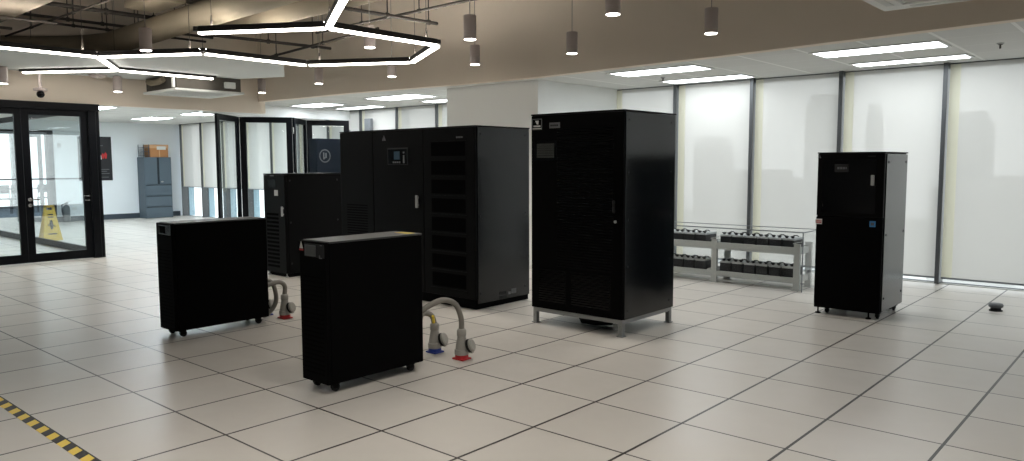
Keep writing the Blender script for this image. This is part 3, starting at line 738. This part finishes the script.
for yy in (2.26, 2.96):
    for zz in (.22, .6, 1.0, 1.4, 1.84): b_.lathe([(.008, 0), (.007, .004)], (x1 - .001, yy, zz), (1, 0, 0), 8)
build('panel_bolt', b_, 'label_dark', t)
tag(build('cable_bundle', MB().tube([(-.30, 2.50, .05), (-.22, 2.42, .035), (-.08, 2.44, .035), (0.02, 2.52, .04), (-.1, 2.6, .036), (-.26, 2.58, .045)], .028, 10), 'rubber', smooth=True), 'dark cable bundle lying on the floor under the tall cabinet', 'cable')

# ------------------------------------------------------------------ lone rack at the right
x0, x1, y0, y1, zb, zt = 1.195, 1.795, 4.31, 5.06, .065, 1.575
t = thing('equipment_rack', ((x0 + x1) / 2, (y0 + y1) / 2, 0), 'lone tall black rack on casters by the right-hand windows, its flank reflecting grey', 'rack')
build('body', MB().box(x0, x1, y0 + .035, y1, zb, zt - .012, .006), 'black_gloss', t)
build('side_panel', MB().box(x1 - .001, x1 + .012, y0 + .06, y1 - .005, zb + .01, zt - .02, .003), 'flank_grey', t)
build('top_cover', MB().box(x0 - .003, x1 + .014, y0, y1 + .003, zt - .012, zt, .004), 'black_powder', t)
d1 = build('door', MB().box(x0 + .003, x1 + .008, y0, y0 + .033, .965, zt - .014, .006), 'black_powder', t)
fl = MB(); fl.box(x0 + .05, x1 - .06, y0 - .003, y0 + .001, 1.00, 1.505, .001)
build('door_window', fl, 'black_gloss', d1)
sl = MB()
for k in range(15): sl.box(x0 + .06, x1 - .07, y0 - .005, y0 - .002, 1.02 + k * .031, 1.032 + k * .031)
build('slat', sl, 'black_gloss', d1)
dd_ = build('display', MB().box(1.36, 1.49, y0 - .010, y0 - .002, 1.385, 1.462, .003), 'label_dark', d1)
text_marks(d1, 1.385, 1.47, y0 - .010, 1.41, 1.44, 1, 'label_grey', 'screen_marks', 9)
hd = build('handle', MB().box(1.693, 1.724, y0 - .03, y0 - .012, 1.263, 1.36, .006).box(1.70, 1.716, y0 - .012, y0, 1.275, 1.29).box(1.70, 1.716, y0 - .012, y0, 1.335, 1.35), 'handle_grey', d1)
emblem(d1, 1.212, y0 - .001, 1.535, .034, 'label_grey')
text_marks(d1, 1.655, 1.72, y0, 1.525, 1.543, 1, 'label_dark', 'lettering', 11)
d2 = build('lower_panel', MB().box(x0 + .003, x1 + .008, y0, y0 + .033, zb, .955, .006), 'black_matte', t)
lw = build('warning_label', MB().box(1.190, 1.255, y0 - .002, y0 + .001, .882, .933), 'label_white', d2); lw['label'] = 'white label with red lettering'
text_marks(d2, 1.195, 1.25, y0 - .002, .892, .922, 2, 'label_red', 'lettering', 13)
ls = build('sticker', MB().box(1.69, 1.742, y0 - .002, y0 + .001, .878, .932), 'label_blue', d2); ls['label'] = 'blue sticker with white middle'
build('sticker_mark', MB().box(1.70, 1.73, y0 - .0035, y0 - .001, .892, .918), 'label_grey', d2)
for sx in (x0 + .10, x1 - .035):
    for sy in (y0 + .09, y1 - .12): caster(sx, sy, zb, t, r=.028)
for sx in (x0 + .03, x1 - .10):
    for sy in (y0 + .05, y1 - .03):
        build('levelling_foot', MB().lathe([(.026, 0), (.026, .01), (.008, .016), (.008, .065)], (sx, sy, 0), seg=12), 'black_powder', t, smooth=True)
b_ = MB()
for yy in (4.42, 5.0):
    for zz in (.2, .8, 1.48): b_.lathe([(.012, 0), (.010, .005)], (x1 + .011, yy, zz), (1, 0, 0), 10)
build('panel_bolt', b_, 'label_dark', t)

# ------------------------------------------------------------------ battery stand: two bays in grey steel under a clear cover
def bay(xa, xb, label, shared=False):
    y0, y1 = 5.50, 5.90; xf = xb if shared else xb - .07
    t = thing('battery_stand', ((xa + xb) / 2, (y0 + y1) / 2, 0), label, 'battery stand', 'two-shelf battery stands')
    for sx in ((xa + .035,) if shared else (xa + .035, xb - .035)):
        for sy in (y0 + .02, y1 - .02):
            build('leg', MB().box(sx - .035, sx + .035, sy - .02, sy + .02, .006, .54).box(sx - .05, sx + .05, sy - .03, sy + .03, 0, .006), 'rack_grey', t)
    for z in (.415, .085):
        r_ = MB(); r_.box(xa + .07, xf, y0 + .004, y0 + .036, z, z + (.085 if z > .2 else .06)); r_.box(xa + .07, xf, y0 - .004, y0 + .004, z, z + .012); r_.box(xa + .07, xf, y1 - .036, y1 - .004, z, z + (.085 if z > .2 else .06))
        for sx in (xa + .03, xb - .07): r_.box(sx, sx + .04, y0 + .04, y1 - .04, z, z + .075)
        build('beam', r_, 'rack_grey', t)
        build('shelf', MB().box(xa + .08, xb - .08, y0 + .036, y1 - .036, z + .01, z + .03), 'rack_grey', t)
    build('foot_rail', MB().box(xa + .07, xf, y0 + .01, y0 + .03, .022, .04).box(xa + .07, xf, y1 - .03, y1 - .01, .022, .04), 'rack_grey', t)
    for sx in ((xa + .035,) if shared else (xa + .035, xb - .035)):
        build('post_bracket', MB().poly([(sx - .045, y0 - .003, .54), (sx + .05, y0 - .003, .565), (sx + .05, y0 - .003, .575), (sx - .045, y0 - .003, .55)], (0, .04, 0)), 'rack_grey', t)
    return t
bay(-.50, .60, 'grey two-shelf battery stand bay beside the lone rack')
bay(-1.60, -.503, 'grey two-shelf battery stand bay partly hidden behind the tall cabinet', True)
def battery0():
    t = thing('battery', (0, 0, 0), 'x', 'battery', 'batteries on the two-shelf stand')
    build('case', MB().box(-.068, .068, -.15, .15, 0, .13, .006), 'battery_case', t)
    build('lid', MB().box(-.070, .070, -.152, .152, .13, .152, .004), 'battery_top', t)
    for sx in (-.035, .035):
        build('terminal', MB().lathe([(.016, 0), (.016, .02), (.010, .024), (.010, .032)], (sx, -.11, .15), seg=10).box(sx - .02, sx + .02, -.128, -.092, .165, .178), 'battery_case', t)
    build('jumper_cable', MB().tube([(.035, -.11, .176), (.055, -.112, .19), (.085, -.112, .19), (.107, -.11, .178)], .006, 8), 'battery_case', t, smooth=True)
    return t
bt0 = battery0(); first = True
ordn = ['first', 'second', 'third', 'fourth', 'fifth', 'sixth']
for bi, (xa, xb, bname) in enumerate(((-.50, .60, 'right bay'), (-1.60, -.52, 'left bay'))):
    for zi, (z, sname) in enumerate(((.445, 'upper shelf'), (.115, 'lower shelf'))):
        cnt = 6 if bi == 0 else 5
        for k in range(cnt):
            x = xb - .155 - k * .157; lab = 'battery with pale lid, %s from the right, %s, %s of stand' % (ordn[k], sname, bname)
            if first: bt0.location = (x, 5.70, z); bt0['label'] = lab; first = False
            else: copy_tree(bt0, (x, 5.70, z), lab)
t = thing('acrylic_cover', (-.5, 5.70, 0), 'clear acrylic guard box with thin edges around the battery stand', 'cover')
xa, xb, y0, y1, zt = -1.66, .66, 5.43, 5.97, .685
build('front_sheet', MB().box(xa, xb, y0, y0 + .005, .0, zt), 'acrylic', t)
build('back_sheet', MB().box(xa, xb, y1 - .005, y1, .0, zt), 'acrylic', t)
build('end_sheet', MB().box(xb - .005, xb, y0 + .005, y1 - .005, .0, zt), 'acrylic', t)
build('end_sheet', MB().box(xa, xa + .005, y0 + .005, y1 - .005, .0, zt), 'acrylic', t)
eg = MB()
eg.bar((xa, y0, zt), (xb, y0, zt), .009, .012); eg.bar((xb, y0, zt), (xb, y1, zt), .009, .012); eg.bar((xa, y1, zt), (xb, y1, zt), .006, .008)
eg.bar((xb, y0, 0), (xb, y0, zt), .010, .010); eg.bar((xb, y1, 0), (xb, y1, zt), .007, .007); eg.bar((xa, y0, 0), (xa, y0, zt), .009, .009)
build('edge_strip', eg, 'aluminium', t)

# ------------------------------------------------------------------ industrial plugs and their cables
def plug(x, y, basemat, cable, label, lean=(0, 0)):
    t = thing('industrial_plug', (x, y, 0), label, 'plug', 'industrial plugs standing on the floor')
    fl = MB(); fl.box(x - .055, x + .055, y - .05, y + .05, 0, .012, .003); fl.lathe([(.052, .012), (.05, .035), (.046, .036)], (x, y, 0), seg=20)
    q = build('socket', fl, basemat, t, smooth=True)
    build('plug_body', MB().lathe([(.050, .036), (.054, .04), (.054, .075), (.047, .08), (.044, .11), (.034, .165), (.032, .18)], (x, y, 0), seg=24), 'plug_grey', t, smooth=True)
    build('gland_nut', MB().lathe([(.034, .18), (.036, .183), (.036, .222), (.030, .232), (.024, .236)], (x, y, 0), seg=10), 'plug_grey', t, smooth=True)
    ax = Vector((.80, .35, .30)).normalized()
    lid = build('lid', MB().lathe([(.046, 0), (.049, .004), (.049, .016), (.04, .024)], Vector((x, y, .085)) + ax * .075, ax, 20), 'plug_grey', t, smooth=True)
    ORG[lid.name] = ORG[t.name]
    build('gasket', MB().lathe([(.046, -.02), (.051, -.017), (.051, .0)], Vector((x, y, .085)) + ax * .075, ax, 20), 'rubber', lid, smooth=True)
    build('lid_hinge', MB().bar((x + .04, y + .018, .062), (x + .085, y + .035, .06), .03, .012), 'plug_grey', t)
    if cable:
        # smooth path through the points
        P = [Vector(p) for p in cable]; pts = []
        for i in range(len(P) - 1):
            p0, p1, p2, p3 = P[max(i - 1, 0)], P[i], P[i + 1], P[min(i + 2, len(P) - 1)]
            for s_ in range(8):
                u = s_ / 8
                pts.append(.5 * ((2 * p1) + (-p0 + p2) * u + (2 * p0 - 5 * p1 + 4 * p2 - p3) * u * u + (-p0 + 3 * p1 - 3 * p2 + p3) * u ** 3))
        pts.append(P[-1])
        build('cable', MB().tube(pts, .021, 14), 'cable_grey', t, smooth=True)
    return t
plug(-.175, .80, 'plug_red', [(-.175, .80, .225), (-.175, .795, .32), (-.18, .74, .43), (-.19, .62, .475), (-.215, .49, .44), (-.24, .39, .38)], 'grey industrial plug on a red socket with a cable arching to the nearest low unit')
pl_ = plug(-.485, .81, 'plug_blue', [(-.485, .81, .225), (-.49, .78, .30), (-.46, .66, .33), (-.36, .52, .26), (-.32, .41, .16)], 'grey industrial plug on a blue socket behind the nearest low unit')
yw = build('wire_end', MB().tube([(-.472, .79, .24), (-.466, .78, .27), (-.458, .77, .30)], .011, 8), 'label_yellow', pl_, smooth=True); yw['label'] = 'yellow wire tail'
plug(-2.575, .785, 'plug_red', [(-2.575, .785, .225), (-2.573, .79, .31), (-2.58, .74, .355), (-2.60, .64, .34), (-2.62, .50, .28)], 'grey industrial plug on a red socket behind the left low unit, nearest the aisle')
plug(-2.86, .75, 'plug_blue', [(-2.86, .75, .225), (-2.84, .74, .32), (-2.76, .73, .355), (-2.68, .74, .30), (-2.66, .74, .15), (-2.70, .66, .035), (-2.72, .56, .06)], 'grey industrial plug with a looped cable, half hidden by the left low unit')

# ------------------------------------------------------------------ small things on the floor
t = thing('floor_box', (2.53, 5.60, 0), 'small round dark knob-like floor box near the right-hand window', 'floor box')
build('base', MB().lathe([(.060, 0), (.060, .008), (.048, .012), (.045, .034)], (2.53, 5.60, 0), seg=24), 'rubber', t, smooth=True)
build('cap', MB().lathe([(.055, .034), (.064, .042), (.066, .062), (.056, .073), (.024, .077)], (2.53, 5.60, 0), seg=24), 'puck_grey', t, smooth=True)
tag(build('floor_tape', MB().box(-4.2, 1.6, -1.861, -1.795, .0004, .0016), 'hazard_tape', origin=(0, -1.833, 0)), 'black and yellow striped hazard tape on the floor at the lower left', 'tape')

# ------------------------------------------------------------------ far left: filing cabinet, poster, sign, extinguisher, chairs
x0, x1, y0, y1 = -18.18, -17.72, 5.93, 6.68
t = thing('filing_cabinet', (-17.95, 6.3, 0), 'slate grey cabinet of two doors over three drawers against the far white wall', 'cabinet')
build('body', MB().box(x0, x1 - .02, y0, y1, .0, 1.70, .004), 'cabinet_slate', t)
ym = (y0 + y1) / 2 + .0
dA = build('door', MB().box(x1 - .02, x1, y0 + .012, ym - .03, .95, 1.69, .003), 'cabinet_slate', t)
dB = build('door', MB().box(x1 - .02, x1, ym + .03, y1 - .012, .95, 1.69, .003), 'cabinet_slate', t)
build('centre_gap', MB().box(x1 - .02, x1 - .006, ym - .028, ym + .028, .95, 1.69), 'cabinet_seam', t)
build('handle', MB().box(x1, x1 + .012, ym + .06, ym + .12, 1.00, 1.03), 'chrome', dB)
for k, (za, zc) in enumerate(((.02, .32), (.335, .625), (.64, .935))):
    dw = build('drawer', MB().box(x1 - .02, x1, y0 + .012, y1 - .012, za, zc, .003), 'cabinet_slate', t)
    build('pull', MB().box(x1, x1 + .004, y0 + .02, y1 - .02, zc - .022, zc - .008), 'cabinet_seam', dw)
t = thing('cardboard_crate', (-17.95, 6.38, 1.70), 'brown box with a pale label on top of the slate filing cabinet', 'box')
build('box', MB().box(-18.15, -17.76, 6.12, 6.62, 1.70, 2.00, .006), 'cardboard', t)
build('lid', MB().box(-18.16, -17.75, 6.11, 6.63, 1.95, 2.05, .01), 'cardboard_top', t)
build('label', MB().box(-17.75, -17.747, 6.30, 6.55, 1.91, 2.0), 'label_white', t)
build('tape', MB().box(-17.76, -17.757, 6.36, 6.39, 1.70, 1.93), 'cardboard_top', t)
t = thing('wire_basket', (-17.95, 6.0, 1.70), 'small dark wire tray stand beside the brown box on the slate cabinet', 'tray')
m = MB()
for yy in (5.95, 6.09):
    for xx in (-18.12, -17.78): m.bar((xx, yy, 1.70), (xx, yy, 2.05), .012, .012)
build('frame', m, 'cabinet_slate', t)
m = MB()
for z in (1.74, 1.85, 1.96): m.box(-18.12, -17.78, 5.95, 6.09, z, z + .008)
build('shelf', m, 'cabinet_slate', t)
t = thing('poster', (-18.19, 4.85, 1.08), 'tall black poster with a red and white flower mark on the far white wall', 'poster')
build('sheet', MB().box(-18.198, -18.175, 4.42, 5.26, 1.07, 2.25), 'poster_black', t)
m = MB()
for k, (yy, h) in enumerate(((5.03, .15), (4.96, .11), (5.10, .18))): m.poly([(-18.174, yy - .02, 1.66), (-18.174, yy + .02, 1.66), (-18.174, yy + .04, 1.66 + h * .6), (-18.174, yy, 1.66 + h), (-18.174, yy - .04, 1.66 + h * .6)], (.002, 0, 0))
fm = build('red_mark', m, 'label_red', t); fm['label'] = 'red petal marks'
m = MB(); m.poly([(-18.171, 4.92, 1.64), (-18.171, 5.0, 1.64), (-18.171, 4.98, 1.76), (-18.171, 4.94, 1.76)], (.002, 0, 0)); build('white_mark', m, 'label_white', t)
m = MB()
for z, w in ((2.0, .12), (1.36, .26), (1.31, .2), (1.25, .26), (1.15, .24)): m.box(-18.174, -18.172, 4.92, 4.92 + w, z, z + .016)
build('text_line', m, 'label_grey', t)
t = thing('wet_floor_sign', (-13.0, 2.02, 0), 'yellow wet floor A-frame sign seen through the glass door', 'floor sign')
for s_ in (1, -1):
    xb_, xt_ = -13.0 + .15 * s_, -13.0 + .02 * s_
    pts = [(xb_, 1.87, 0), (xb_, 2.21, 0), (xt_, 2.13, .60), (xt_, 1.95, .60)]
    p_ = build('board', MB().poly(pts, (.018 * s_, 0, 0)), 'sign_yellow', t)
    if s_ == 1:
        def onb(y, z): return (xb_ + (xt_ - xb_) * z / .6 + .0195, y, z)
        mk = MB()
        for zz, w in ((.50, .10), (.45, .10), (.12, .16)):
            mk.poly([onb(2.04 - w / 2, zz), onb(2.04 + w / 2, zz), onb(2.04 + w / 2, zz + .025), onb(2.04 - w / 2, zz + .025)], (.002, 0, 0))
        mk.poly([onb(2.02, .22), onb(2.05, .22), onb(2.07, .30), onb(2.06, .40), onb(2.02, .40), onb(2.0, .32)], (.002, 0, 0))
        mk.poly([onb(1.97, .30), onb(2.11, .27), onb(2.11, .29), onb(1.97, .32)], (.002, 0, 0))
        build('lettering', mk, 'rubber', p_)
build('handle', MB().box(-13.03, -12.97, 1.95, 1.985, .58, .68).box(-13.03, -12.97, 2.095, 2.13, .58, .68).box(-13.03, -12.97, 1.95, 2.13, .65, .69), 'sign_yellow', t)
t = thing('fire_extinguisher', (-18.05, 4.03, 0), 'fire extinguisher standing against the far wall, seen through the glass door', 'fire extinguisher')
build('tank', MB().lathe([(.075, 0), (.085, .02), (.085, .38), (.06, .43), (.02, .45), (.02, .48)], (-18.08, 4.03, .0), seg=20), 'extinguisher', t, smooth=True)
build('valve', MB().box(-18.10, -18.04, 4.0, 4.06, .47, .51).bar((-18.07, 4.03, .51), (-18.0, 4.12, .55), .02, .015), 'rubber', t)
build('hose', MB().tube([(-18.06, 4.0, .49), (-18.02, 3.91, .46), (-18.0, 3.90, .30), (-18.0, 3.93, .12)], .014, 8), 'rubber', t, smooth=True)
t = tag(build('wall_switch', MB().box(-18.2, -18.185, 3.93, 4.02, 1.94, 2.07, .003), 'handle_grey'), 'small grey switch plate high on the far wall, seen through the glass door', 'switch')
tag(build('wall_socket', MB().box(-18.2, -18.19, 4.20, 4.32, .30, .38, .003), 'ac_white'), 'white wall socket beside the fire extinguisher', 'socket')
def chair0():
    t = thing('office_chair', (0, 0, 0), 'x', 'chair', 'chairs in the far room')
    build('seat', MB().box(-.22, .22, -.22, .22, .43, .47, .012), 'chair_dark', t)
    build('backrest', MB().box(-.24, -.21, -.21, .21, .62, .88, .012), 'chair_dark', t)
    for sx, sy in ((-.2, -.2), (-.2, .2), (.2, -.2), (.2, .2)):
        top = .80 if sx < 0 else .44
        build('leg', MB().bar((sx * 1.1, sy * 1.05, 0), (sx, sy, top), .022, .022), 'chair_dark', t)
    return t
c0 = chair0()
chs = [((-23.35, 4.0, .006), 2.8, 'dark chair at the left edge of the photo, seen through the fixed glass'), ((-23.2, 4.5, .006), 2.4, 'dark chair just left of the glass door stile'), ((-23.6, 5.25, .006), 2.9, 'dark chair behind the table, seen between door stile and yellow sign')]
for i, (p, rz, lab) in enumerate(chs):
    if i == 0: c0.location = p; c0.rotation_euler = (0, 0, rz); c0['label'] = lab
    else: copy_tree(c0, p, lab, rz)
t = thing('meeting_table', (-24.5, 4.9, .006), 'grey meeting table in the bright far room behind the glass door', 'table')
build('tabletop', MB().box(-25.0, -24.1, 3.5, 6.2, .71, .75, .006), 'table_top', t)
for sx, sy in ((-24.9, 3.65), (-24.2, 3.65), (-24.9, 6.05), (-24.2, 6.05)): build('leg', MB().box(sx - .025, sx + .025, sy - .025, sy + .025, .006, .71), 'chair_dark', t)

# navy cabinet by the folding panels
x0, x1, y0, y1, zt = -9.46, -9.2, 5.71, 6.66, 2.0
t = thing('equipment_cabinet', (-9.3, 6.18, 0), 'tall navy cabinet with a round emblem, in front of the folding glass panels', 'cabinet')
build('body', MB().box(x0, x1 - .02, y0, y1, 0, zt, .005), 'navy_panel', t)
dr = build('door', MB().box(x1 - .02, x1, y0 + .005, y1 - .005, .03, zt - .01, .004), 'navy_panel', t)
m = MB(); cy_, cz_ = 5.905, 1.65
for k in range(28):
    a0, a1 = 2 * PI * k / 28, 2 * PI * (k + .7) / 28
    m.poly([(x1 + .0005, cy_ + math.cos(a0) * .135, cz_ + math.sin(a0) * .135), (x1 + .0005, cy_ + math.cos(a1) * .135, cz_ + math.sin(a1) * .135), (x1 + .0005, cy_ + math.cos(a1) * .112, cz_ + math.sin(a1) * .112), (x1 + .0005, cy_ + math.cos(a0) * .112, cz_ + math.sin(a0) * .112)], (.002, 0, 0))
m.box(x1 + .0005, x1 + .0025, cy_ - .04, cy_ - .015, cz_ - .07, cz_ + .07); m.box(x1 + .0005, x1 + .0025, cy_ + .01, cy_ + .04, cz_ - .04, cz_ + .06); m.box(x1 + .0005, x1 + .0025, cy_ - .015, cy_ + .01, cz_ - .05, cz_ - .03)
em = build('emblem', m, 'label_grey', dr); em['label'] = 'round grey emblem'

# ------------------------------------------------------------------ the city beyond the blinds
structure('city_ground', MB().box(-400, 300, 12, 700, -46, -45), 'city_ground', origin=(0, 12, -45))
structure('city_ground_left', MB().box(-600, -40, -300, 300, -46.5, -46), 'city_ground', origin=(-300, 0, -46))
def tower(x, y, w, d, h, mat, label, crown=True):
    t = thing('tower_block', (x, y, -45), label, 'building', 'hazy towers beyond the blinds')
    build('tower', MB().box(x - w / 2, x + w / 2, y - d / 2, y + d / 2, -45, h, .3), mat, t)
    s = MB()
    z = -20
    while z < h - 3:
        s.box(x - w / 2 - .1, x + w / 2 + .1, y - d / 2 - .1, y + d / 2 + .1, z, z + .9); z += 3.6
    build('floor_band', s, 'building_hazed_pale', t)
    if crown: build('crown', MB().box(x - w * .36, x + w * .36, y - d * .36, y + d * .36, h, h + 1.6), mat, t)
tower(-23.8, 144, 6.6, 7, 8.2, 'building_hazed_grey', 'broad hazy tower seen through the blind at the far right')
tower(-45.6, 138, 4.6, 6, 12.0, 'building_hazed_grey', 'tallest slim hazy tower seen through the blind left of the lone rack')
tower(-37.8, 141, 1.8, 4, 10.0, 'building_hazed_grey', 'slim hazy tower pair member above the lone rack')
tower(-40.3, 150, 1.9, 4, 10.2, 'building_hazed_pale', 'second slim hazy tower above the lone rack, paler', False)
tower(-17.0, 120, 12, 8, -2.0, 'building_hazed_pale', 'low pale block at the foot of the broad tower')
tower(-62, 150, 14, 9, -1.5, 'building_hazed_pale', 'low wide pale block seen through the blinds over the battery stand')
tower(-78, 160, 6, 8, 6, 'building_hazed_grey', 'hazy block seen faintly through the blind beside the tall cabinet')
tower(-5, 100, 9, 8, -5, 'building_hazed_grey', 'low grey block at the right edge behind the blind')

# ------------------------------------------------------------------ light
w = bpy.data.worlds.new('hazy_sky'); SC.world = w; w.use_nodes = True
nt = w.node_tree; bg = nt.nodes['Background']
bg.inputs['Color'].default_value = (.97, .985, 1.0, 1); bg.inputs['Strength'].default_value = 2.3

# ------------------------------------------------------------------ camera
T = .6; f, yaw, pitch, roll = 762.18, -.7228, .0872, .0038
C = Vector((6.4602 * T, -5.3506 * T, 2.4599 * T))
sy, cy = math.sin(yaw), math.cos(yaw)
Fw = Vector((sy * math.cos(pitch), cy * math.cos(pitch), -math.sin(pitch))); Rt = Vector((cy, -sy, 0)); Dn = Fw.cross(Rt)
R2 = Rt * math.cos(roll) + Dn * math.sin(roll); D2 = Dn * math.cos(roll) - Rt * math.sin(roll)
cam = bpy.data.cameras.new('camera'); co = bpy.data.objects.new('camera', cam); COL.objects.link(co)
M = Matrix((R2, -D2, -Fw)).transposed().to_4x4(); M.translation = C
co.matrix_world = M
cam.sensor_fit = 'HORIZONTAL'; cam.sensor_width = 36; cam.lens = f / 1024 * 36; cam.clip_start = .05; cam.clip_end = 2000
SC.camera = co
SC.view_settings.view_transform = 'Standard'; SC.view_settings.look = 'None'; SC.view_settings.gamma = 1; SC.view_settings.use_curve_mapping = False
SC.view_settings.exposure = 0.0
SC.cycles.max_bounces = 12; SC.cycles.transparent_max_bounces = 24; SC.cycles.diffuse_bounces = 6; SC.cycles.caustics_reflective = False
SC.cycles.sample_clamp_indirect = 6
